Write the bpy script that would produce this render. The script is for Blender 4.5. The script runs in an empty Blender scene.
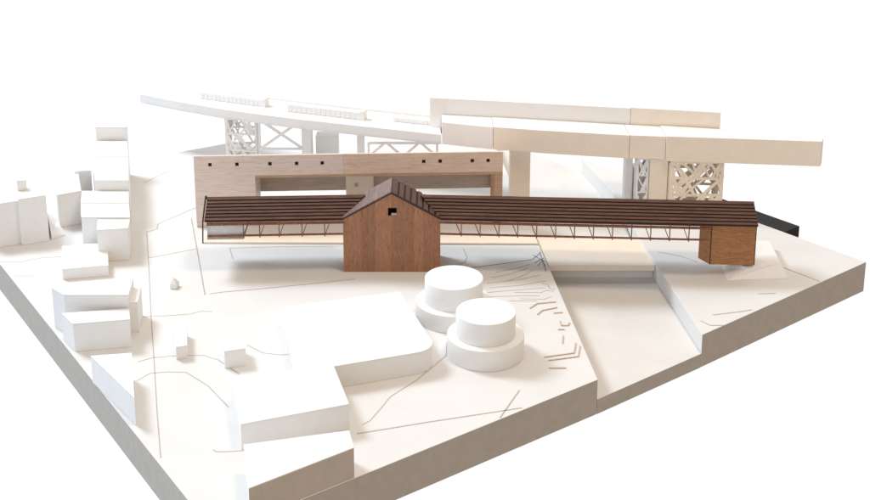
import bpy, bmesh, math, random
from mathutils import Vector, Matrix
random.seed(7)
scene = bpy.context.scene
COL = scene.collection
R = math.radians

# ------------------------------------------------------------------ materials
def new_mat(name):
    m = bpy.data.materials.new(name); m.use_nodes = True
    nt = m.node_tree; b = nt.nodes['Principled BSDF']
    return m, nt, b

def card(name, col, rough=0.75, var=0.03, scale=40.0, bump=0.04, spec=0.25):
    """painted card / foam: faint mottling, faint fibre bump"""
    m, nt, b = new_mat(name)
    tc = nt.nodes.new('ShaderNodeTexCoord')
    n = nt.nodes.new('ShaderNodeTexNoise'); n.inputs['Scale'].default_value = scale
    n.inputs['Detail'].default_value = 5; n.inputs['Roughness'].default_value = .6
    nt.links.new(tc.outputs['Object'], n.inputs['Vector'])
    r = nt.nodes.new('ShaderNodeValToRGB')
    r.color_ramp.elements[0].position = .3; r.color_ramp.elements[1].position = .7
    r.color_ramp.elements[0].color = (*[max(0, c*(1-var)) for c in col], 1)
    r.color_ramp.elements[1].color = (*[min(1, c*(1+var)) for c in col], 1)
    nt.links.new(n.outputs['Fac'], r.inputs['Fac'])
    nt.links.new(r.outputs['Color'], b.inputs['Base Color'])
    n2 = nt.nodes.new('ShaderNodeTexNoise'); n2.inputs['Scale'].default_value = 900
    n2.inputs['Detail'].default_value = 3
    nt.links.new(tc.outputs['Object'], n2.inputs['Vector'])
    bp = nt.nodes.new('ShaderNodeBump'); bp.inputs['Strength'].default_value = bump
    bp.inputs['Distance'].default_value = .001
    nt.links.new(n2.outputs['Fac'], bp.inputs['Height'])
    nt.links.new(bp.outputs['Normal'], b.inputs['Normal'])
    b.inputs['Roughness'].default_value = rough
    b.inputs['Specular IOR Level'].default_value = spec
    return m

def wood(name, dark, mid, light, grain=(260, 260, 14), pore=True, rough=.5, spec=.3):
    """veneer: stretched noise grain, fine dark pores, tone per plank (face attribute 'tone')"""
    m, nt, b = new_mat(name); L = nt.links.new
    tc = nt.nodes.new('ShaderNodeTexCoord')
    at = nt.nodes.new('ShaderNodeAttribute'); at.attribute_name = 'tone'
    mp = nt.nodes.new('ShaderNodeMapping'); mp.inputs['Scale'].default_value = grain
    L(tc.outputs['Object'], mp.inputs['Vector'])
    off = nt.nodes.new('ShaderNodeVectorMath'); off.operation = 'ADD'
    sc = nt.nodes.new('ShaderNodeVectorMath'); sc.operation = 'SCALE'
    cx = nt.nodes.new('ShaderNodeCombineXYZ')
    for i in range(3): L(at.outputs['Fac'], cx.inputs[i])
    L(cx.outputs[0], sc.inputs[0]); sc.inputs['Scale'].default_value = 37
    L(mp.outputs[0], off.inputs[0]); L(sc.outputs[0], off.inputs[1])
    n = nt.nodes.new('ShaderNodeTexNoise'); n.inputs['Scale'].default_value = 1
    n.inputs['Detail'].default_value = 6; n.inputs['Roughness'].default_value = .65
    n.inputs['Distortion'].default_value = .6
    L(off.outputs[0], n.inputs['Vector'])
    r = nt.nodes.new('ShaderNodeValToRGB'); e = r.color_ramp.elements
    e[0].position = .28; e[0].color = (*dark, 1); e[1].position = .72; e[1].color = (*light, 1)
    k = r.color_ramp.elements.new(.5); k.color = (*mid, 1)
    L(n.outputs['Fac'], r.inputs['Fac'])
    n3 = nt.nodes.new('ShaderNodeTexNoise'); n3.inputs['Scale'].default_value = 2.6
    n3.inputs['Detail'].default_value = 2
    L(off.outputs[0], n3.inputs['Vector'])
    pr = nt.nodes.new('ShaderNodeValToRGB'); pr.color_ramp.elements[0].position = .36
    pr.color_ramp.elements[1].position = .46
    pr.color_ramp.elements[0].color = (.70, .66, .63, 1) if pore else (.88, .86, .85, 1)
    pr.color_ramp.elements[1].color = (1, 1, 1, 1)
    L(n3.outputs['Fac'], pr.inputs['Fac'])
    mx = nt.nodes.new('ShaderNodeMix'); mx.data_type = 'RGBA'; mx.blend_type = 'MULTIPLY'
    mx.inputs[0].default_value = 1
    L(r.outputs['Color'], mx.inputs[6]); L(pr.outputs['Color'], mx.inputs[7])
    ma = nt.nodes.new('ShaderNodeMapRange'); ma.inputs['To Min'].default_value = .78
    ma.inputs['To Max'].default_value = 1.2
    L(at.outputs['Fac'], ma.inputs['Value'])
    mt = nt.nodes.new('ShaderNodeVectorMath'); mt.operation = 'SCALE'
    L(mx.outputs[2], mt.inputs[0]); L(ma.outputs[0], mt.inputs['Scale'])
    L(mt.outputs[0], b.inputs['Base Color'])
    bp = nt.nodes.new('ShaderNodeBump'); bp.inputs['Strength'].default_value = .15
    bp.inputs['Distance'].default_value = .0006
    L(n.outputs['Fac'], bp.inputs['Height']); L(bp.outputs['Normal'], b.inputs['Normal'])
    b.inputs['Roughness'].default_value = rough; b.inputs['Specular IOR Level'].default_value = spec
    return m

M = {}
M['white'] = card('white_foam', (.85, .85, .85), var=.02)
M['ground'] = card('white_board', (.74, .74, .74), var=.032, scale=9, bump=.06)
M['riverbed'] = card('river_board', (.735, .725, .71), var=.04, scale=12, bump=.06)
M['rim'] = card('grey_chipboard', (.455, .425, .39), var=.05, scale=60, bump=.15)
M['kraft'] = card('brown_card', (.52, .465, .415), var=.05, scale=60, bump=.1)
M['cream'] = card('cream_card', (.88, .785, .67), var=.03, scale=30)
M['paleroad'] = card('pale_card', (.87, .835, .81), var=.02, scale=30)
M['line'] = card('laser_line', (.46, .41, .37), var=.1, scale=200)
M['scorch'] = card('scorched_line', (.22, .205, .195), var=.2, scale=200)
M['strip'] = card('shade_tan_strip', (.60, .49, .39), var=.1, scale=200)  # contour strips are white card; the tan stands for their side shade
M['tan'] = card('tan_block', (.55, .38, .22), var=.1, scale=100)
M['black'] = card('black_foam', (.012, .010, .009), rough=.6, var=.2, scale=80)
M['walnut'] = wood('walnut_planks', (.265, .120, .064), (.335, .160, .088), (.40, .205, .122), grain=(380, 380, 45))
M['walnut_b'] = wood('walnut_block', (.29, .122, .046), (.43, .198, .084), (.54, .275, .13), grain=(60, 60, 520))
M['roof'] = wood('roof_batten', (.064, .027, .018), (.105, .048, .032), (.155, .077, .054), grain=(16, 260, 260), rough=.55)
M['roofdark'] = wood('roof_underlay', (.020, .009, .007), (.028, .013, .010), (.04, .019, .015), grain=(20, 200, 200), rough=.6)
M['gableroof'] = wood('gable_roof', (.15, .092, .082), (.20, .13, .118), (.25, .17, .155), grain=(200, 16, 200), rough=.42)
M['rod'] = wood('rod_wood', (.16, .055, .028), (.24, .09, .05), (.32, .14, .08), grain=(90, 90, 90), rough=.5)
M['hall'] = wood('pale_walnut', (.70, .575, .52), (.78, .665, .61), (.83, .73, .685), grain=(13, 120, 190), pore=False, rough=.55)
M['hall_b'] = wood('pale_walnut_warm', (.66, .49, .395), (.76, .59, .485), (.82, .665, .56), grain=(13, 120, 190), pore=False, rough=.55)
M['halltrim'] = wood('tan_trim', (.42, .265, .165), (.52, .35, .23), (.60, .43, .30), grain=(16, 160, 200), pore=False, rough=.55)
M['hallback'] = wood('shade_grey_walnut', (.44, .36, .315), (.53, .44, .39), (.61, .52, .465), grain=(14, 120, 200), pore=False, rough=.6)  # hall wood darkened to carry the shade on the back wall
M['hole'] = card('dark_brown_card', (.05, .022, .014), var=.2, scale=200)

m, nt, b = new_mat('frosted_acrylic')
b.inputs['Base Color'].default_value = (.86, .90, .91, 1); b.inputs['Roughness'].default_value = .18
b.inputs['Transmission Weight'].default_value = .82; b.inputs['IOR'].default_value = 1.2
M['acrylic'] = m

# ------------------------------------------------------------------ helpers
ROOT = {}
def thing(name, label, cat, loc, group=None, kind=None):
    o = bpy.data.objects.new(name, None); COL.objects.link(o); o.empty_display_size = .02
    o.location = loc; o['label'] = label; o['category'] = cat
    if group: o['group'] = group
    ROOT[o.name] = Vector(loc)
    return o

def obj(name, bm, mat, parent=None, bevel=0.0, loc=None, label=None, smooth=False):
    """one mesh object from a bmesh in world coordinates"""
    bmesh.ops.recalc_face_normals(bm, faces=bm.faces[:])
    off = Vector((0, 0, 0))
    if parent is not None: off = ROOT[parent.name]
    elif loc is not None: off = Vector(loc)
    for v in bm.verts: v.co -= off
    me = bpy.data.meshes.new(name); bm.to_mesh(me); bm.free()
    mats = mat if isinstance(mat, (list, tuple)) else [mat]
    for k in mats: me.materials.append(M[k])
    o = bpy.data.objects.new(name, me); COL.objects.link(o)
    if parent is not None: o.parent = parent; ROOT[o.name] = off if parent.type == 'EMPTY' or True else off
    else:
        o.location = off; ROOT[o.name] = off
    if bevel:
        md = o.modifiers.new('bevel', 'BEVEL'); md.width = bevel; md.segments = 2
        md.limit_method = 'ANGLE'; md.angle_limit = R(35)
    if smooth:
        for p in me.polygons: p.use_smooth = True
    if label: o['label'] = label
    return o

def tag(o, label, cat, group=None):
    o['label'] = label; o['category'] = cat
    if group: o['group'] = group
    return o

def tone_layer(bm):
    return bm.faces.layers.float.get('tone') or bm.faces.layers.float.new('tone')

def prism(bm, pts, z0, z1, mi=0, side_mi=None, tone=None, ztop=None):
    """vertical prism; ztop may give one height per point (sloping top)"""
    n = len(pts)
    l = tone_layer(bm) if tone is not None else None
    lo = [bm.verts.new((p[0], p[1], z0)) for p in pts]
    hi = [bm.verts.new((p[0], p[1], ztop[i] if ztop else z1)) for i, p in enumerate(pts)]
    fs = [bm.faces.new(lo[::-1]), bm.faces.new(hi)]
    fs[0].material_index = fs[1].material_index = mi
    for i in range(n):
        f = bm.faces.new((lo[i], lo[(i+1) % n], hi[(i+1) % n], hi[i]))
        s = mi if side_mi is None else (side_mi[i] if isinstance(side_mi, (list, tuple)) else side_mi)
        f.material_index = s; fs.append(f)
    if tone is not None:
        for f in fs: f[l] = tone
    return fs

def hexa(bm, a, b_, tone=None, mi=0):
    """solid from two quads of four points"""
    l = tone_layer(bm) if tone is not None else None
    va = [bm.verts.new(p) for p in a]; vb = [bm.verts.new(p) for p in b_]
    fs = [bm.faces.new(va[::-1]), bm.faces.new(vb)]
    for i in range(4): fs.append(bm.faces.new((va[i], va[(i+1) % 4], vb[(i+1) % 4], vb[i])))
    for f in fs:
        f.material_index = mi
        if l is not None: f[l] = tone
    return fs

def bar(bm, p0, p1, w, h=None, up=(0, 0, 1), tone=None):
    p0, p1 = Vector(p0), Vector(p1); h = h or w
    d = (p1-p0).normalized(); up = Vector(up)
    if abs(d.dot(up)) > .97: up = Vector((0, 1, 0))
    s = d.cross(up).normalized(); u = s.cross(d).normalized()
    q = lambda c: [c - s*w/2 - u*h/2, c + s*w/2 - u*h/2, c + s*w/2 + u*h/2, c - s*w/2 + u*h/2]
    hexa(bm, q(p0), q(p1), tone)

def ribbon(bm, pts, w, z0, z1):
    """flat mitred ribbon along a ground polyline"""
    n = len(pts); P = [Vector(p) for p in pts]; Ls, Rs = [], []
    for i in range(n):
        d0 = (P[i]-P[i-1]).normalized() if i > 0 else None
        d1 = (P[i+1]-P[i]).normalized() if i < n-1 else None
        d = ((d0 or d1) + (d1 or d0)).normalized()
        nrm = Vector((-d.y, d.x))
        k = 1/max(.5, nrm.dot(Vector((-(d1 or d0).y, (d1 or d0).x))))
        Ls.append(P[i]+nrm*w/2*k); Rs.append(P[i]-nrm*w/2*k)
    for i in range(n-1):
        q = [Ls[i], Rs[i], Rs[i+1], Ls[i+1]]
        hexa(bm, [(v.x, v.y, z0) for v in q], [(v.x, v.y, z1) for v in q])

def inset(pts, d):
    c = Vector((sum(p[0] for p in pts)/len(pts), sum(p[1] for p in pts)/len(pts)))
    return [tuple(c + (Vector(p)-c)*(1-d/max(1e-6, (Vector(p)-c).length))) for p in pts]

# ------------------------------------------------------------------ the base of the model
N = (-.288, 1.372); FC = (.266, 1.771); RB = (.470, 1.925); RC = (.866, 2.234)
BB = (-.001, 3.328); LC = (-1.132, 2.607)
CLB = (.139, 3.150); CRB = (.369, 2.861)              # where the river meets the far edge
ZB, ZF = -.0635, -.0363
bm = bmesh.new()
prism(bm, [N, FC, (.223, 2.249), CLB, BB, LC], ZB, 0, 0, [1, 0, 0, 1, 1, 1])
terrain = obj('terrain', bm, ['ground', 'rim'], bevel=.0007); terrain['kind'] = 'structure'
bm = bmesh.new()
prism(bm, [RB, RC, CRB, (.419, 2.595), (.434, 2.309)], ZB, 0, 0, [1, 1, 0, 0, 0])
bank = obj('river_bank', bm, ['ground', 'rim'], bevel=.0007); bank['kind'] = 'structure'
bm = bmesh.new()
e = .0005
prism(bm, [(FC[0]+e, FC[1]+e), (RB[0]-e, RB[1]-.0004), (.434-e, 2.309), (.419-e, 2.595), (CRB[0]-e, CRB[1]), (CLB[0]+e, CLB[1]), (.223+e, 2.249)],
      ZB, ZF, 0, [1, 0, 0, 0, 1, 0, 0])
river = obj('river_bed', bm, ['riverbed', 'rim']); river['kind'] = 'structure'

# cut lines and scorched lines on the ground sheets
LINES = dict(
 L1=[(-.6162,2.394),(-.5655,2.1962),(-.517,2.0018),(-.4738,1.8361),(-.4333,1.6784),(-.3986,1.5479)],
 L2=[(-.613,2.3885),(-.5967,2.405),(-.6008,2.4329),(-.5369,2.5288)],
 L3=[(-.5799,2.2538),(-.4924,2.2989)], L4=[(-.5135,1.9960),(-.56,1.989)],
 L5=[(-.5124,1.9979),(-.4906,1.9979),(-.4449,2.0058),(-.4304,2.0158),(-.4084,2.0158)],
 L6=[(-.4992,1.8293),(-.4788,1.8429),(-.4464,1.8498),(-.3941,1.8516),(-.3659,1.8361),(-.3231,1.7894)],
 L7=[(-.4858,1.7668),(-.4702,1.791),(-.4416,1.7959),(-.4115,1.7943),(-.3672,1.751),(-.3229,1.6857)],
 L8=[(-.3263,1.5684),(-.321,1.5633),(-.3078,1.5633),(-.2833,1.5658)],
 L9=[(-.325,1.8886),(-.2941,1.8603),(-.2635,1.8533),(-.235,1.8568)],
 L12=[(-.8736,2.2343),(-.8294,2.2343),(-.8133,2.2465),(-.7954,2.2538),(-.7531,2.2612)],
 L13=[(-.823,2.1684),(-.78,2.1684)], L14=[(-.6907,2.6862),(-.6683,2.7343),(-.6493,2.7697)],
 L15=[(-.1113,1.6356),(-.0997,1.6468),(-.0864,1.6784),(-.0706,1.718),(-.0294,1.77),(.0187,1.8498),(.0208,1.8994)],
 L18=[(.0587,2.2989),(.0649,2.2588),(.0602,2.2343),(.0489,2.2199)],
 L35=[(-.408,2.249),(-.424,2.303),(-.321,2.311),(-.19,2.313)],
 M1=[(.100,2.135),(.16,2.150),(.205,2.172)], M2=[(.110,2.16),(.15,2.178),(.185,2.205)],
 M3=[(.150,2.095),(.2,2.094),(.213,2.104),(.226,2.100)], M4=[(.16,2.068),(.205,2.066),(.22,2.078)],
 M5=[(.205,2.135),(.217,2.130),(.219,2.112),(.229,2.108)],
 M7=[(.12,2.185),(.155,2.200),(.190,2.222)],
 L20=[(.0909,2.0928),(.1331,2.1015),(.2103,2.1146)], L21=[(.1364,2.143),(.1659,2.1638),(.1958,2.1962)],
 L22=[(.1381,2.0589),(.1913,2.0589)], L33=[(.0959,2.0758),(.1507,2.08),(.1978,2.08)],
 L34=[(.1051,2.1146),(.1632,2.1256),(.215,2.1457)])
WIDE = dict(L10=[(-.5351,2.4672),(-.4825,2.2687),(-.434,2.0843)],
 L11=[(-.4253,2.0886),(-.4003,2.0972),(-.3339,2.1102),(-.2407,2.1322),(-.1555,2.1547)],
 L16=[(-.1173,1.6109),(-.0077,1.644),(.0697,1.6654),(.136,1.6842)], L17=[(.1001,1.6553),(.1356,1.737)])
SCORCH = dict(L19=[(.0099,2.1939),(.0695,2.2056),(.1402,2.2271),(.1978,2.2465)],
 L23=[(.198,2.2489),(.2100,2.2687),(.2162,2.2838)], L24=[(.2004,2.2295),(.2105,2.2438),(.2192,2.2508)],
 L25=[(.2052,2.2151),(.2153,2.2392),(.2203,2.2156)], L26=[(.1995,2.2687),(.2209,2.2343)],
 L27=[(.2145,2.2787),(.219,2.1915)])
def lines(d, mat, w, z, parent):
    for pts in d.values():
        bm = bmesh.new(); ribbon(bm, pts, w, -.0005, z); obj('cut_line', bm, mat, parent)
lines(LINES, 'line', .0016, .0003, terrain); lines(WIDE, 'line', .0022, .0004, terrain)
lines(SCORCH, 'scorch', .0014, .0005, terrain)
lines(dict(a=[(.506,2.0018),(.5485,2.0118),(.5822,2.0219)], b=[(.4791,1.9782),(.4915,1.9609),(.5156,1.9609)],
           c=[(.6106,2.0886),(.6453,2.0911)], d=[(.6901,2.2104),(.7163,2.1776),(.7440,2.1440)]), 'line', .0024, .0004, bank)
lines(dict(a=[(.4567,2.2837),(.4978,2.2637),(.5262,2.2343)]), 'line', .0018, .0003, bank)
# raised contour strips by the river
STRIPS = [[(.1748,2.0268),(.1893,2.0464),(.2253,2.0531)], [(.1866,2.0018),(.1962,2.0179),(.2249,2.03)],
 [(.2163,2.0078),(.2329,2.0098)], [(.2249,1.9763),(.2259,1.9589),(.2375,1.9589),(.2414,1.9705)],
 [(.2247,1.9213),(.2208,1.8922)], [(.1845,1.844),(.2369,1.8585),(.2437,1.8944)],
 [(.1902,1.8327),(.2423,1.8464),(.2500,1.8836)], [(.1891,1.8072),(.2178,1.8072)], [(.2181,1.9437),(.2300,1.9437)]]
for pts in STRIPS:
    bm = bmesh.new(); ribbon(bm, pts, .0021, -.0005, .0018); obj('contour_strip', bm, 'strip', terrain)

# weir slab across the river; cream tint and added strip stand for bridge shade
t = thing('weir', 'cream weir slab tinted for bridge shade across the river channel under the long bridge wing', 'weir', (.33, 2.29, ZF))
bm = bmesh.new()
prism(bm, [(.2275, 2.2255), (.4405, 2.2265), (.4325, 2.372), (.214, 2.372)], -.0155, -.004)
obj('slab', bm, 'cream', t, bevel=.0006)
bm = bmesh.new()
prism(bm, [(.2265, 2.240), (.4395, 2.241), (.4345, 2.365), (.2145, 2.365)], ZF+.0002, -.0157)
obj('wall', bm, 'ground', t)
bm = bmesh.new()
prism(bm, [(-.484, 2.326), (.2145, 2.319), (.2105, 2.362), (-.492, 2.366)], 0.0004, .0040)  # low strip added in place of the warm shade behind the bridge
tag(obj('shade_band', bm, 'cream', loc=(-.13, 2.34, 0), bevel=.0006), 'added low cream strip standing for warm shade on the ground behind the wooden bridge', 'shade_band')

# ------------------------------------------------------------------ white massing blocks
def block(name, pts, h, label, group=None, z0=0.0, cat='building', roof_t=.0016, side=None, bev=.0006):
    c = (sum(p[0] for p in pts)/len(pts), sum(p[1] for p in pts)/len(pts), z0)
    t = thing(name, label, cat, c, group)
    bm = bmesh.new(); prism(bm, inset(pts, .0004), z0+.0002, z0+h-roof_t, 0, side)
    obj('wall', bm, ['white', 'kraft'] if side else 'white', t, bevel=bev*.6)
    bm = bmesh.new(); prism(bm, pts, z0+h-roof_t+.0001, z0+h)
    obj('roof', bm, 'white', t, bevel=bev)
    return t
G1 = 'white foam buildings along the left street'
block('terraced_house', [(-.675,2.234),(-.615,2.244),(-.622,2.2905),(-.688,2.2905)], .069, 'small white house at the near end of the tall street row, a step lower', G1)
block('terraced_house', [(-.722,2.292),(-.622,2.292),(-.6435,2.368),(-.7445,2.368)], .0735, 'wide white house just behind the near end house of the tall street row', G1)
block('terraced_house', [(-.745,2.3695),(-.644,2.3695),(-.661,2.439),(-.763,2.439)], .0745, 'white street row house directly in front of the shaded roof step', G1)
block('terraced_house', [(-.733,2.4405),(-.6605,2.4405),(-.6985,2.594),(-.782,2.594)], .098, 'tall white house in the street row whose shaded front rises above the nearer roofs', G1)
block('terraced_house', [(-.782,2.5955),(-.699,2.5955),(-.730,2.706),(-.818,2.706)], .0985, 'white flat roofed house second from the far end of the street row', G1)
block('terraced_house', [(-.805,2.713),(-.731,2.713),(-.737,2.745),(-.812,2.745)], .131, 'tallest white house at the far end of the street row', G1)
block('house', [(-.809,2.545),(-.7725,2.5495),(-.785,2.591),(-.819,2.580)], .081, 'narrow white house tucked against the left flank of the tall row', G1)
block('house', [(-.915,2.297),(-.8575,2.3262),(-.8955,2.4195),(-.958,2.402)], .096, 'white house cut off by the photo\'s left edge', G1)
block('house', [(-.8575,2.317),(-.807,2.341),(-.843,2.430),(-.894,2.408)], .102, 'tall white house beside the one at the left edge, chimney block behind it', G1)
block('house', [(-.807,2.411),(-.763,2.437),(-.800,2.543),(-.853,2.520)], .0755, 'white house standing back between the tall house and the street row', G1)
block('roof_box', [(-.874,2.364),(-.855,2.370),(-.862,2.388),(-.881,2.382)], .0225, 'tiny white box standing on the far left roofs', None, .1022, cat='box')
bm = bmesh.new()
prism(bm, [(-.805,2.348),(-.783,2.372),(-.822,2.446),(-.838,2.430)], .0002, 0, ztop=[.012, .001, .004, .030])
tag(obj('ramp', bm, 'white', loc=(-.81, 2.39, 0), bevel=.0005), 'small white sloping wedge in the gap between two left houses', 'ramp')
block('house', [(-.722,2.150),(-.637,2.168),(-.668,2.281),(-.755,2.261)], .023, 'low white flat house in front of the tall street row', G1)
block('house', [(-.647,1.9255),(-.5345,1.9255),(-.543,1.997),(-.678,1.955)], .0765, 'white house whose shaded front rises behind a big lower block', G1)
block('annex', [(-.5375,1.932),(-.522,1.936),(-.531,2.001),(-.5455,1.996)], .058, 'thin white annex slab on the street side of the house behind the big block', G1)
block('house', [(-.615,1.864),(-.522,1.881),(-.534,1.923),(-.647,1.904)], .0525, 'big white block with a wide front at the base\'s left rim', G1)
block('house', [(-.557,1.762),(-.4925,1.772),(-.4545,1.632)], .048, 'triangular white house flush with the slanting left rim of the base', G1)
bm = bmesh.new(); prism(bm, [(-.690,2.093),(-.615,2.107),(-.622,2.129),(-.697,2.115)], .0002, .006)
tag(obj('step', bm, 'white', loc=(-.65,2.11,0), bevel=.0005), 'very low white strip on the ground before the low flat house', 'step')
block('hut', [(-.436,1.836),(-.418,1.842),(-.434,1.921),(-.453,1.921)], .024, 'narrow long white hut beside the street cut line', cat='hut')
block('hut', [(-.349,1.806),(-.315,1.817),(-.327,1.863),(-.361,1.856)], .032, 'small white cube hut by the big flat hall', cat='hut')
# small pointed marker
bm = bmesh.new()
prism(bm, [(-.506,2.110),(-.4925,2.108),(-.490,2.124),(-.503,2.127)], .0002, .009)
b4 = [bm.verts.new(p) for p in ((-.506,2.110,.009),(-.4925,2.108,.009),(-.490,2.124,.009),(-.503,2.127,.009))]
ap = bm.verts.new((-.500,2.118,.022))
for i in range(4): bm.faces.new((b4[i], b4[(i+1)%4], ap))
tag(obj('marker', bm, 'white', loc=(-.498,2.117,0), bevel=.0012), 'tiny white pointed marker standing alone in the square', 'marker')
# big flat building with one rounded corner
arc = [(-.040+.036*math.cos(a), 1.822+.036*math.sin(a)) for a in [R(-72+i*82/9) for i in range(10)]]
block('flat_hall', [(-.2195,1.722)] + arc + [(-.012,1.850),(-.065,2.015),(-.270,1.953)], .040, 'large low white flat hall with a rounded right corner beside the tanks', cat='building')
block('house', [(-.284,1.567),(-.129,1.623),(-.161,1.736),(-.321,1.704)], .043, 'white box house in the foreground behind the brown fronted one', 'white foam houses in the foreground')
block('house', [(-.2475,1.403),(-.1135,1.4993),(-.1235,1.543),(-.270,1.507)], .048, 'foreground house with a brown front flush with the base edge', 'white foam houses in the foreground', side=[1, 0, 0, 0])

# two stepped round tanks
def tank(c, r1, r2, h1, h2, label):
    t = thing('tank', label, 'tank', (c[0], c[1], 0), 'stepped white round tanks')
    for nm, r, a, b_ in (('drum', r1, .0002, h1), ('upper_drum', r2, h1+.0001, h2)):
        bm = bmesh.new()
        prism(bm, [(c[0]+r*math.cos(2*math.pi*i/96), c[1]+r*math.sin(2*math.pi*i/96)) for i in range(96)], a, b_)
        o = obj(nm, bm, 'white', t, bevel=.0009)
        for p in o.data.polygons: p.use_smooth = len(p.vertices) == 4
tank((.086, 1.860), .0655, .0505, .037, .078, 'nearer white stepped round tank in front of the other tank')
tank((.034, 1.997), .0685, .0525, .033, .0765, 'farther white stepped round tank nearer the wooden gable house')

# ------------------------------------------------------------------ gable house
GX0, GX1, GY0, GY1, EV, PK = -.1795, .0105, 2.187, 2.266, .1125, .1655
XM = (GX0+GX1)/2
t = thing('gable_house', 'dark walnut gabled house with a tiny window, in the middle of the bridge', 'wooden house', (XM, 2.226, 0))
zr = lambda x: EV + (PK-EV)*(1-abs(x-XM)/((GX1-GX0)/2))
seams = [GX0, -.1435, -.117, XM, -.0405, -.0245, GX1]
tones = [.60, .25, .75, .35, .80, .45]
HX0, HX1, HZ0, HZ1 = -.0915, -.0745, .1175, .1345
bm = bmesh.new()
xs = sorted(set(seams + [HX0, HX1]))
for a, b_ in zip(xs, xs[1:]):
    tn = tones[max(i for i in range(6) if seams[i] <= a + 1e-9)]
    g = .00012 if a in seams else 0
    def strip(z0a, z0b, z1a, z1b):
        hexa(bm, [(a+g, GY0, z0a), (b_, GY0, z0b), (b_, GY0+.004, z0b), (a+g, GY0+.004, z0a)],
                 [(a+g, GY0, z1a), (b_, GY0, z1b), (b_, GY0+.004, z1b), (a+g, GY0+.004, z1a)], tn)
    if HX0 - 1e-9 <= a and b_ <= HX1 + 1e-9:
        strip(.0003, .0003, HZ0, HZ0); strip(HZ1, HZ1, zr(a), zr(b_))
    else: strip(.0003, .0003, zr(a), zr(b_))
obj('front_wall', bm, 'walnut', t)
for x in (GX0, GX1-.004):
    bm = bmesh.new(); prism(bm, [(x, GY0+.0042), (x+.004, GY0+.0042), (x+.004, GY1), (x, GY1)], .0003, EV-.002, tone=.45)
    obj('side_wall', bm, 'walnut', t)
bm = bmesh.new()
hexa(bm, [(GX0+.005, GY1-.004, .094), (GX1-.005, GY1-.004, .094), (GX1-.005, GY1, .094), (GX0+.005, GY1, .094)],
         [(GX0+.005, GY1-.004, .112), (GX1-.005, GY1-.004, .112), (GX1-.005, GY1, .112), (GX0+.005, GY1, .112)], .2)
hexa(bm, [(GX0+.005, GY1-.004, .0003), (-.088, GY1-.004, .0003), (-.088, GY1, .0003), (GX0+.005, GY1, .0003)],
         [(GX0+.005, GY1-.004, .0938), (-.088, GY1-.004, .0938), (-.088, GY1, .0938), (GX0+.005, GY1, .0938)], .2)
obj('back_wall', bm, 'hole', t)

def boards(bm, ra, rb, ea, eb, n, th, fill, lo=0.0, lap=0.0):
    """n raised boards running parallel to the ridge, from ridge line ra-rb to eave line ea-eb"""
    ra, rb, ea, eb = map(Vector, (ra, rb, ea, eb))
    nrm = (rb-ra).cross(ea-ra).normalized()
    if nrm.z < 0: nrm = -nrm
    for k in range(n):
        s0 = (k + (1-fill)*.5)/n; s1 = (k + 1 - (1-fill)*.5)/n
        if k == 0: s0 = 0
        q = [ra.lerp(ea, s0), rb.lerp(eb, s0), rb.lerp(eb, s1), ra.lerp(ea, s1)]
        jit = random.uniform(.3, .7)
        top = [p + nrm*(th if i < 2 else th*(1+lap)) for i, p in enumerate(q)]
        hexa(bm, [p + nrm*lo for p in q], top, jit)
def slab(bm, ra, rb, ea, eb, th):
    ra, rb, ea, eb = map(Vector, (ra, rb, ea, eb))
    nrm = (rb-ra).cross(ea-ra).normalized()
    if nrm.z < 0: nrm = -nrm
    q = [ra, rb, eb, ea]; hexa(bm, [p - nrm*th for p in q], q, .5)

RG0, RG1 = (XM, GY0-.0012, PK+.001), (XM, GY1, PK+.001)
for sgn, ex in ((-1, GX0-.001), (1, GX1+.001)):
    bm = bmesh.new(); slab(bm, RG0, RG1, (ex, GY0-.0012, EV), (ex, GY1, EV), .0022)
    rp = obj('roof_panel', bm, 'roofdark', t)
    bm = bmesh.new()
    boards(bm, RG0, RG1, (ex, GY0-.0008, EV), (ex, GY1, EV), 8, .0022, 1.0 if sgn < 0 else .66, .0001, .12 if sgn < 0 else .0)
    obj('roof_board', bm, 'gableroof' if sgn < 0 else 'roof', rp)

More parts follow.
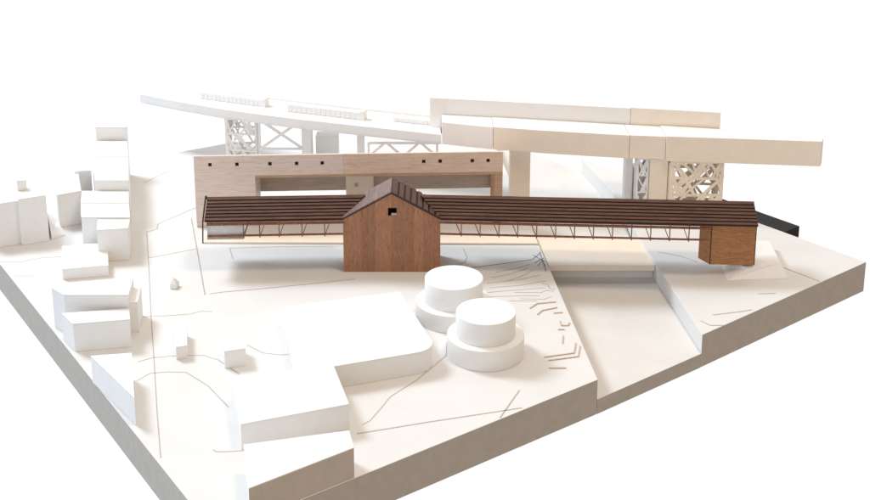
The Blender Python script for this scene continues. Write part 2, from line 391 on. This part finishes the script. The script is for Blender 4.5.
# ------------------------------------------------------------------ bridge wings
def wing(name, label, p0, p1, D, nodes, diag, roof_in, cat='bridge', ext0=0.0, right=False):
    """p0 -> p1: front eave line; nodes: u positions of the truss posts"""
    p0, p1 = Vector(p0), Vector(p1); L = (p1-p0).length
    u = (p1-p0)/L; v = Vector((-u.y, u.x))
    if v.y < 0: v = -v
    Q = lambda a, d, z: (p0.x+u.x*a+v.x*d, p0.y+u.y*a+v.y*d, z)
    t = thing(name, label, cat, Q(L/2, D/2, 0), 'dark wooden bridge wings on either side of the gable house')
    RZ = .1405
    # roof: front and back slope. roof_in = how far the ridge runs past the eave towards the gable
    for side in (0, 1):
        d = 0 if side == 0 else D
        a0 = 0 if right else -.0; a1 = L
        if right: ra, rb = -roof_in, L; ea, eb = 0.002, L
        else:     ra, rb = 0, L+roof_in; ea, eb = 0, L-.002
        dd = -.0015 if side == 0 else D+.0015
        bm = bmesh.new(); slab(bm, Q(ra, D/2, RZ), Q(rb, D/2, RZ), Q(ea, dd, EV-.0008), Q(eb, dd, EV-.0008), .002)
        rp = obj('roof_panel', bm, 'roofdark', t)
        bm = bmesh.new(); boards(bm, Q(ra, D/2, RZ), Q(rb, D/2, RZ), Q(ea, dd, EV-.0008), Q(eb, dd, EV-.0008), 7, .0018, .60, .0001)
        obj('roof_board', bm, 'roof', rp)
        # truss
        y = .0015 if side == 0 else D-.0015
        e0, e1 = (.004, L+.004) if not right else (-.004, L-.09)
        for z, w in ((.1095, .0024), (.1040, .0036), (.0800, .0028)):
            bm = bmesh.new(); bar(bm, Q(e0, y, z), Q(e1, y, z), w, w*1.15, tone=.4); obj('chord', bm, 'rod', t)
        for a in nodes:
            bm = bmesh.new(); bar(bm, Q(a, y-.0015 if side == 0 else y+.0015, .0762), Q(a, y-.0015 if side == 0 else y+.0015, .1110), .0019, tone=random.random()); obj('post', bm, 'rod', t)
            bm = bmesh.new(); bar(bm, Q(a, y, .0765), Q(a+diag, y, .1050), .0016, tone=random.random()); obj('diagonal', bm, 'rod', t)
    return t, Q, L
NL = [(.0745+.0), .106, .1435, .188, .232]
tl, QL, LL = wing('bridge_wing', 'short dark wooden bridge wing left of the gable house, glass box at its end', (-.447, 2.1755), (-.1785, 2.187), .1, NL, .010, .042)
wn = [.0415+.0366*i for i in range(13)]
tr, QR, LR = wing('bridge_wing', 'long dark wooden bridge wing right of the gable house, reaching the brown tower', (.0100, 2.187), (.6200, 2.1515), .1, wn, -.011, .042, right=True)
# end wall and acrylic room of the short wing
bm = bmesh.new()
for s in ((-.003, -.0005, .1110, .0495, .1430), (-.003, .0995, .1110, .0505, .1430)):
    bar(bm, QL(s[0], s[1], s[2]), QL(s[0], s[3], s[4]), .0026, .004, tone=.2)
bar(bm, QL(-.005, 0, .066), QL(-.003, 0, .1115), .0022, tone=.2)
bar(bm, QL(-.003, .1, .080), QL(-.003, .1, .1115), .0022, tone=.2)
obj('end_frame', bm, 'roofdark', tl)
bm = bmesh.new()
hexa(bm, [QL(.004, .004, .0755), QL(.0735, .004, .0755), QL(.0735, .09, .0755), QL(.004, .09, .0755)],
         [QL(.004, .004, .1085), QL(.0735, .004, .1085), QL(.0735, .09, .1085), QL(.004, .09, .1085)])
obj('glass_box', bm, 'acrylic', tl)
bm = bmesh.new()
hexa(bm, [QL(.003, .003, .0715), QL(.0745, .003, .0715), QL(.0745, .091, .0715), QL(.003, .091, .0715)],
         [QL(.003, .003, .0752), QL(.0745, .003, .0752), QL(.0745, .091, .0752), QL(.003, .091, .0752)], .3)
obj('floor', bm, 'hallback', tl)

# brown tower under the right end, on its sloping white plinth
t = thing('tower', 'small brown wooden tower block under the right end of the bridge', 'tower', (.58, 2.19, .0205))
TP = [(.5378, 2.1765), (.6235, 2.1740), (.630, 2.214), (.5215, 2.2075)]
bm = bmesh.new(); prism(bm, TP, .0205, .1045, tone=.5)
obj('wall', bm, 'walnut_b', t, bevel=.0004)
bm = bmesh.new(); bar(bm, (.5374, 2.1761, .0210), (.5374, 2.1761, .104), .0013, tone=.0); bar(bm, (.6238, 2.1736, .0210), (.6238, 2.1736, .104), .0011, tone=.0)
bar(bm, (.5378, 2.1762, .1040), (.6236, 2.1737, .1040), .0014, tone=0)
obj('corner_trim', bm, 'roofdark', t)
t = thing('wedge', 'white sloping wedge plinth beneath and in front of the brown tower', 'plinth', (.64, 2.2, 0))
bm = bmesh.new()
lo = [(.566, 2.148, .0002), (.688, 2.157, .0002), (.6955, 2.300, .0002), (.585, 2.300, .0002), (.570, 2.200, .0002)]
hi = [(.608, 2.1645, .0165), (.680, 2.1865, .0195), (.6860, 2.296, .0195), (.592, 2.296, .0195), (.592, 2.200, .0195)]
vl = [bm.verts.new(p) for p in lo]; vh = [bm.verts.new(p) for p in hi]
bm.faces.new(vl[::-1])
for f in ((0, 1, 2), (0, 2, 4), (2, 3, 4)): bm.faces.new([vh[k] for k in f])
for k in range(5):
    a_, b_ = k, (k+1) % 5
    bm.faces.new((vl[a_], vl[b_], vh[b_])); bm.faces.new((vl[a_], vh[b_], vh[a_]))
obj('base', bm, 'white', t, bevel=.0004)

# black foam strip lying behind the right rim
d = Vector((-.621, .784)); n_ = Vector((.784, .621)); r0 = Vector(RC)
q = [r0+d*a+n_*o for a, o in ((.2097, .003), (.2097, .076), (.42, .076), (.42, .003))]
bm = bmesh.new(); prism(bm, [tuple(p) for p in q], -.046, -.010)
tag(obj('black_strip', bm, 'black', loc=(q[0].x, q[0].y, -.046), bevel=.001), 'long black strip lying along the far right side of the base', 'strip')

# ------------------------------------------------------------------ pale walnut hall behind the bridge
HA, HB = Vector((-.5125, 2.4135)), Vector((.1465, 2.4435)); HL = (HB-HA).length
hu = (HB-HA)/HL; hv = Vector((-hu.y, hu.x))
HQ = lambda a, d_, z: (HA.x+hu.x*a+hv.x*d_, HA.y+hu.y*a+hv.y*d_, z)
t = thing('long_hall', 'long pale walnut hall with small square windows, raised behind the bridge', 'wooden hall', HQ(HL/2, .05, 0))
def hbox(bm, a0, a1, d0, d1, z0, z1, tone=.5):
    hexa(bm, [HQ(a0, d0, z0), HQ(a1, d0, z0), HQ(a1, d1, z0), HQ(a0, d1, z0)],
             [HQ(a0, d0, z1), HQ(a1, d0, z1), HQ(a1, d1, z1), HQ(a0, d1, z1)], tone)
WZ0, WZ1, TZ, BZ = .1378, .1462, .1615, .1165
winL = [-.4785, -.4215, -.3515, -.295, -.2405]; winR = [-.0235, .0117, .0808, .1149]
WINS = []
def front_panel(x0, x1, wins, left_low):
    bm = bmesh.new()
    a0, a1 = x0-HA.x, x1-HA.x
    cuts = [a0]
    for w in wins: cuts += [w-HA.x-.0038, w-HA.x+.0038]
    cuts.append(a1)
    low = .1285
    for i, (p, q_) in enumerate(zip(cuts, cuts[1:])):
        if i % 2 == 1:
            hbox(bm, p, q_, 0, .006, BZ, WZ0); hbox(bm, p, q_, 0, .006, WZ1, TZ); WINS.append((p, q_))
        else: hbox(bm, p, q_, 0, .006, BZ, TZ)
    if left_low: hbox(bm, 0, low, 0, .006, .0003, BZ-.00005)
    return bm
bm = front_panel(HA.x, -.1965, winL, True); pl = obj('front_panel', bm, 'hall', t)
nL = len(WINS)
bm = front_panel(-.1953, HB.x, winR, False); prr = obj('front_panel', bm, 'hall_b', t)
for i, (p, q_) in enumerate(WINS):
    bm = bmesh.new(); hbox(bm, p+.0002, q_-.0002, .0050, .0064, WZ0+.0004, WZ1-.0004, .3)
    obj('window', bm, 'hole', pl if i < nL else prr)
bm = bmesh.new(); hbox(bm, .3162, .3170, -.0003, .0055, BZ, TZ-.0005); obj('seam_strip', bm, 'cream', t)
bm = bmesh.new(); hbox(bm, .1290, HL-.0005, .0003, .0075, BZ-.0058, BZ-.0002); obj('trim', bm, 'halltrim', t)
for a0 in (.0003, .1245):
    bm = bmesh.new(); hbox(bm, a0, a0+.0038, .0062, .1, .0003, .112); obj('side_wall', bm, 'hall', t)
bm = bmesh.new(); hbox(bm, .1288, HL-.004, .096, .1, .0440, .112); obj('back_wall', bm, 'hallback', t)
bm = bmesh.new(); hbox(bm, HL-.018, HL-.0006, .0005, .012, .0003, BZ-.006); obj('leg', bm, 'halltrim', t)
bm = bmesh.new(); hbox(bm, HL-.018, HL-.0006, .0842, .0955, .0003, .112); obj('leg', bm, 'halltrim', t)
bm = bmesh.new(); hexa(bm, [HQ(0, .0062, .1560), HQ(HL, .0062, .1560), HQ(HL, .1, .1125), HQ(0, .1, .1125)],
                           [HQ(0, .0062, .1595), HQ(HL, .0062, .1595), HQ(HL, .1, .1160), HQ(0, .1, .1160)], .5)
obj('roof', bm, 'hall', t)
bm = bmesh.new(); hbox(bm, .3190, .380, .080, .0955, .0003, .112); o = obj('inner_block', bm, 'cream', t)
bm = bmesh.new(); hbox(bm, .338, .346, .0785, .0798, .058, .066, .4); obj('inner_window', bm, 'hallback', t)

# ------------------------------------------------------------------ elevated roads and their piers
GR = 'card elevated roads crossing the back'
def deck_part(name, t, pts, z0, z1, mats, side=None):
    bm = bmesh.new(); prism(bm, pts, z0, z1, 0, side); return obj(name, bm, mats, t, bevel=.0007)
t = thing('elevated_road', 'front cream sided elevated road with a white top running to the right', 'elevated road', (.43, 2.53, .123), GR)
deck_part('deck', t, [(.016,2.610),(.1305,2.5712),(.1305,2.6480),(.016,2.6690)], .123, .1755, ['white', 'paleroad'], 1)
deck_part('deck', t, [(.1313,2.5709),(.230,2.5480),(.330,2.5280),(.4275,2.5100),(.4275,2.5895),(.1313,2.6478)], .123, .1765, ['white', 'cream'], 1)
deck_part('deck', t, [(.4283,2.5099),(.5055,2.5000),(.5055,2.5740),(.4283,2.5893)], .1235, .177, ['white', 'cream'], 1)
deck_part('deck', t, [(.5061,2.4945),(.8340,2.4590),(.8440,2.4820),(.638,2.5470),(.5061,2.5738)], .1225, .1795, ['white', 'cream'], 1)
t = thing('elevated_road', 'rear cream elevated road rising just behind the front road', 'elevated road', (.31, 2.63, .13), GR)
deck_part('deck', t, [(-.012,2.6765),(.0245,2.6695),(.0245,2.6990),(-.012,2.7060)], .128, .214, ['white', 'paleroad'], 1)
deck_part('deck', t, [(.0252,2.6693),(.441,2.5905),(.441,2.6180),(.0252,2.6988)], .128, .2145, ['white', 'paleroad'], 1)
deck_part('deck', t, [(.4418,2.5900),(.6350,2.5515),(.6410,2.5760),(.4418,2.6160)], .128, .216, ['white', 'cream'], 1)
t = thing('elevated_road', 'thin white elevated road curving away to the far left', 'elevated road', (-.35, 2.83, .123), GR)
fr = [(-.757,2.955),(-.640,2.884),(-.515,2.817),(-.420,2.776),(-.323,2.737),(-.150,2.676),(.014,2.620)]
bk = [(.010,2.745),(-.200,2.820),(-.438,2.914),(-.540,2.966),(-.642,3.026)]
deck_part('deck', t, fr+bk, .123, .1425, ['white', 'white'], 1)
bm = bmesh.new()
for p, q_ in zip(bk, bk[1:]): bar(bm, (p[0], p[1]-.003, .1455), (q_[0], q_[1]-.003, .1455), .003, .006)
obj('parapet', bm, 'white', t)
bm = bmesh.new()
for p, q_ in zip(fr, fr[1:]): bar(bm, (p[0], p[1]+.012, .119), (q_[0], q_[1]+.012, .119), .004, .007)
obj('edge_beam', bm, 'white', t)

def train(p0, p1, n, h, label, end=0):
    p0, p1 = Vector(p0), Vector(p1); u = (p1-p0).normalized(); v = Vector((-u.y, u.x)); v = v if v.y > 0 else -v
    w, L = .020, (p1-p0).length
    t = thing('ribbed_block', label, 'block', (p0.x, p0.y, .1426), 'ribbed white blocks on the left elevated road')
    def b_(bm, a0, a1, d0, d1, z0, z1):
        c = [p0+u*a+v*d_ for a, d_ in ((a0, d0), (a1, d0), (a1, d1), (a0, d1))]
        hexa(bm, [(q.x, q.y, z0) for q in c], [(q.x, q.y, z1) for q in c])
    bm = bmesh.new(); b_(bm, 0, L, .002, w, .1427, .1427+h); obj('body', bm, 'white', t, bevel=.0005)
    bm = bmesh.new()
    for i in range(n):
        a = L*(i+.15)/n
        b_(bm, a, a+L/n*.85, .0009, .0019, .1437, .1427+h*.82)
    obj('ribs', bm, 'white', t)
    if end:
        bm = bmesh.new(); b_(bm, L+.0005, L+.010, 0, w, .1427, .1427+h*1.25); obj('end_block', bm, 'white', t, bevel=.0004)
train((-.595,2.909), (-.428,2.838), 15, .017, 'ribbed white block farthest left on the thin road', 1)
train((-.361,2.798), (-.179,2.729), 15, .018, 'ribbed white block in the middle of the thin road', 1)
train((-.100,2.717), (.005,2.682), 9, .011, 'low ribbed white block where the thin road meets the cream road')

def box_pier(name, x0, x1, y0, y1, z1, mat, label, cat='pier', cap=True, group='piers carrying the elevated roads'):
    t = thing(name, label, cat, ((x0+x1)/2, (y0+y1)/2, 0), group)
    bm = bmesh.new(); prism(bm, [(x0, y0), (x1, y0), (x1, y1), (x0, y1)], .0004, z1-.004); obj('shaft', bm, mat, t, bevel=.0005)
    e_ = .0015
    bm = bmesh.new(); prism(bm, [(x0-e_, y0-e_), (x1+e_, y0-e_), (x1+e_, y1+e_), (x0-e_, y1+e_)], z1-.0039, z1-.0003); obj('cap', bm, mat, t)
    return t
box_pier('road_pier', .1700, .2160, 2.575, 2.612, .1228, 'cream', 'pale square pier under the cream road, right of the walnut hall')
box_pier('road_pier', .4265, .4430, 2.545, 2.575, .1233, 'white', 'slim white pier under the cream road')
box_pier('road_pier', .4750, .5140, 2.505, 2.545, .1228, 'cream', 'cream pier next to the right lattice tower')
box_pier('road_pier', -.3190, -.2985, 2.757, 2.792, .1227, 'white', 'plain white pier under the thin left road')
box_pier('road_pier', -.1850, -.1680, 2.705, 2.725, .1227, 'white', 'slim white pier behind the middle of the walnut hall')
block('base_block', [(.4475,2.552),(.4720,2.552),(.4720,2.585),(.4475,2.585)], .086, 'small white block standing between two right piers', cat='block')
block('base_block', [(-.2920,2.790),(-.2370,2.790),(-.2370,2.830),(-.2920,2.830)], .082, 'pale block behind the left white pier, under the thin road', cat='block')
bm = bmesh.new(); prism(bm, [(-.2640,2.840),(-.2440,2.840),(-.2440,2.856),(-.2640,2.856)], .0003, .030)
tag(obj('tan_block', bm, 'tan', loc=(-.254,2.848,0), bevel=.0006), 'tiny tan block on the ground behind the walnut hall', 'block')

def lattice_panel(name, t, p0, p1, z0, z1, n, mat, w, seed, th=.003, rows=3):
    rnd = random.Random(seed)
    p0, p1 = Vector(p0), Vector(p1); L = (p1-p0).length; u = (p1-p0)/L
    W = lambda a, z: (p0.x+u.x*a, p0.y+u.y*a, z)
    nn = Vector((-u.y, u.x, 0))
    bm = bmesh.new()
    def bb(a, za, c, zc, w_=w, o=0.0):
        A, C = Vector(W(a, za))+nn*o, Vector(W(c, zc))+nn*o
        if (C-A).length < 1e-4: return
        bar(bm, A, C, th, w_, up=(nn.x*.001, nn.y*.001, 1) if abs(zc-za) < (C-A).length*.95 else tuple(u)+(0,))
    bb(w/2, z0, w/2, z1); bb(L-w/2, z0, L-w/2, z1); bb(0, z1-w/2, L, z1-w/2, w, .0003); bb(0, z0+w/2, L, z0+w/2, w, .0003)
    H = (z1-z0)/rows
    for r in range(rows):
        bb(w, z0+H*r, L-w, z0+H*r+rnd.uniform(-.15, .15)*H, w*.8, .0006) if r else None
        for k in range(n):
            a = rnd.uniform(0, L); c = min(max(a + rnd.choice((-1, 1))*rnd.uniform(.25, .9)*H*1.3, w/2), L-w/2)
            bb(a, z0+H*r, c, z0+H*(r+1), w*rnd.uniform(.55, .95), rnd.uniform(-.0009, .0009))
    return obj(name, bm, mat, t)
def lattice_pier(x0, x1, y0, y1, z1, mat, label, n, w, seed):
    t = thing('lattice_pier', label, 'lattice pier', ((x0+x1)/2, (y0+y1)/2, 0), 'lattice towers under the elevated roads')
    for i, (a, c) in enumerate((((x0, y0), (x1, y0)), ((x1, y0+.003), (x1, y1-.003)), ((x1, y1), (x0, y1)), ((x0, y1-.003), (x0, y0+.003)))):
        lattice_panel('lattice_panel', t, a, c, .0004, z1, n if i % 2 == 0 else max(3, n//2), mat, w, seed+i)
    return t
lattice_pier(.5170, .6360, 2.500, 2.570, .1222, 'cream', 'cream lattice tower of crossing struts under the right road', 14, .0072, 11)
lattice_pier(-.5150, -.4380, 2.812, 2.868, .1228, 'white', 'white lattice tower of crossing struts under the left road', 6, .0052, 31)
lattice_pier(.4465, .4740, 2.516, 2.536, .1222, 'white', 'slim white lattice pier squeezed between the cream pier and the slim white one', 7, .0042, 53)
def cross_frame(x0, x1, y, z0, z1, mat, label, kind):
    t = thing('cross_brace', label, 'brace', ((x0+x1)/2, y, 0), 'cross braces under the thin left road')
    bm = bmesh.new()
    for x in (x0, x1): bar(bm, (x, y, .0004), (x, y, z1), .005, .004)
    bar(bm, (x0, y, z1-.002), (x1, y, z1-.002), .005, .005); bar(bm, (x0, y, z0), (x1, y, z0), .005, .005)
    obj('frame', bm, mat, t)
    bm = bmesh.new()
    if kind == 'x':
        bar(bm, (x0, y+.001, z1), (x1, y+.001, z0), .004, .006); bar(bm, (x0, y-.003, z0), (x1, y-.003, z1), .004, .006)
    else:
        k = 4; s = (x1-x0)/k
        for i in range(k):
            a, c = (z0, z1) if i % 2 == 0 else (z1, z0)
            bar(bm, (x0+s*i, y+.001, a), (x0+s*(i+1), y+.001, c), .004, .005)
    obj('strut', bm, mat, t)
cross_frame(-.4300, -.3240, 2.800, .047, .1225, 'white', 'white cross brace between the left lattice tower and the plain pier', 'x')
cross_frame(-.1560, .0050, 2.680, .068, .1040, 'paleroad', 'pale zigzag truss under the thin road behind the walnut hall', 'z')

# ------------------------------------------------------------------ camera
cam = bpy.data.cameras.new('camera'); co = bpy.data.objects.new('camera', cam); COL.objects.link(co)
co.location = (0, 0, 1); co.rotation_euler = (R(90-14), 0, 0)
cam.sensor_width = 36; cam.lens = 36*1200/870; cam.shift_y = -202/870
cam.clip_start = .05; cam.clip_end = 100
scene.camera = co

# ------------------------------------------------------------------ light: white backdrop round the far side, window at the left, warm ceiling lamp
w = bpy.data.worlds.new('World'); scene.world = w; w.use_nodes = True
nt = w.node_tree; bg = nt.nodes['Background']
tc = nt.nodes.new('ShaderNodeTexCoord'); sx = nt.nodes.new('ShaderNodeSeparateXYZ')
nt.links.new(tc.outputs['Generated'], sx.inputs[0])
def ramp(sock, stops):
    mr = nt.nodes.new('ShaderNodeMapRange'); mr.inputs['From Min'].default_value = -1; mr.inputs['From Max'].default_value = 1
    r_ = nt.nodes.new('ShaderNodeValToRGB'); nt.links.new(sock, mr.inputs['Value']); nt.links.new(mr.outputs[0], r_.inputs['Fac'])
    e = r_.color_ramp.elements
    e[0].position, e[1].position = stops[0][0], stops[1][0]
    e[0].color = (*stops[0][1], 1); e[1].color = (*stops[1][1], 1)
    return r_.outputs['Color']
room = ramp(sx.outputs['X'], ((.26, (.91, 1.02, 1.14)), (.76, (.46, .34, .225))))     # the room behind the camera: cool window side, dim warm side
ceil = ramp(sx.outputs['Z'], ((.60, (0, 0, 0)), (.92, (1, 1, 1))))                  # warm white ceiling overhead
far = ramp(sx.outputs['Y'], ((.56, (0, 0, 0)), (.82, (1, 1, 1))))                    # the white backdrop ahead
mx = nt.nodes.new('ShaderNodeMix'); mx.data_type = 'RGBA'
m0 = nt.nodes.new('ShaderNodeMix'); m0.data_type = 'RGBA'
nt.links.new(ceil, m0.inputs[0]); nt.links.new(room, m0.inputs[6]); m0.inputs[7].default_value = (.52, .42, .32, 1)
nt.links.new(far, mx.inputs[0]); nt.links.new(m0.outputs[2], mx.inputs[6]); mx.inputs[7].default_value = (1, 1, 1, 1)
nt.links.new(mx.outputs[2], bg.inputs['Color']); bg.inputs['Strength'].default_value = 1.0

def area(name, loc, target, size, power, col):
    l = bpy.data.lights.new(name, 'AREA'); l.shape = 'RECTANGLE'; l.size, l.size_y = size; l.energy = power; l.color = col
    o = bpy.data.objects.new(name, l); COL.objects.link(o); o.location = loc
    o.rotation_euler = (Vector(target)-Vector(loc)).to_track_quat('-Z', 'Y').to_euler()
    return o
area('window_light', (-2.3, 3.5, 2.9), (0, 2.1, 0), (1.0, 1.0), 107, (.83, .92, 1.0))
area('ceiling_lamp', (.75, 1.55, 3.0), (.1, 2.2, 0), (.5, .5), 24, (1.0, .82, .64))

scene.view_settings.view_transform = 'Standard'; scene.view_settings.look = 'None'
scene.view_settings.exposure = 0.08; scene.view_settings.gamma = 1
scene.render.engine = 'CYCLES'
scene.cycles.max_bounces = 8
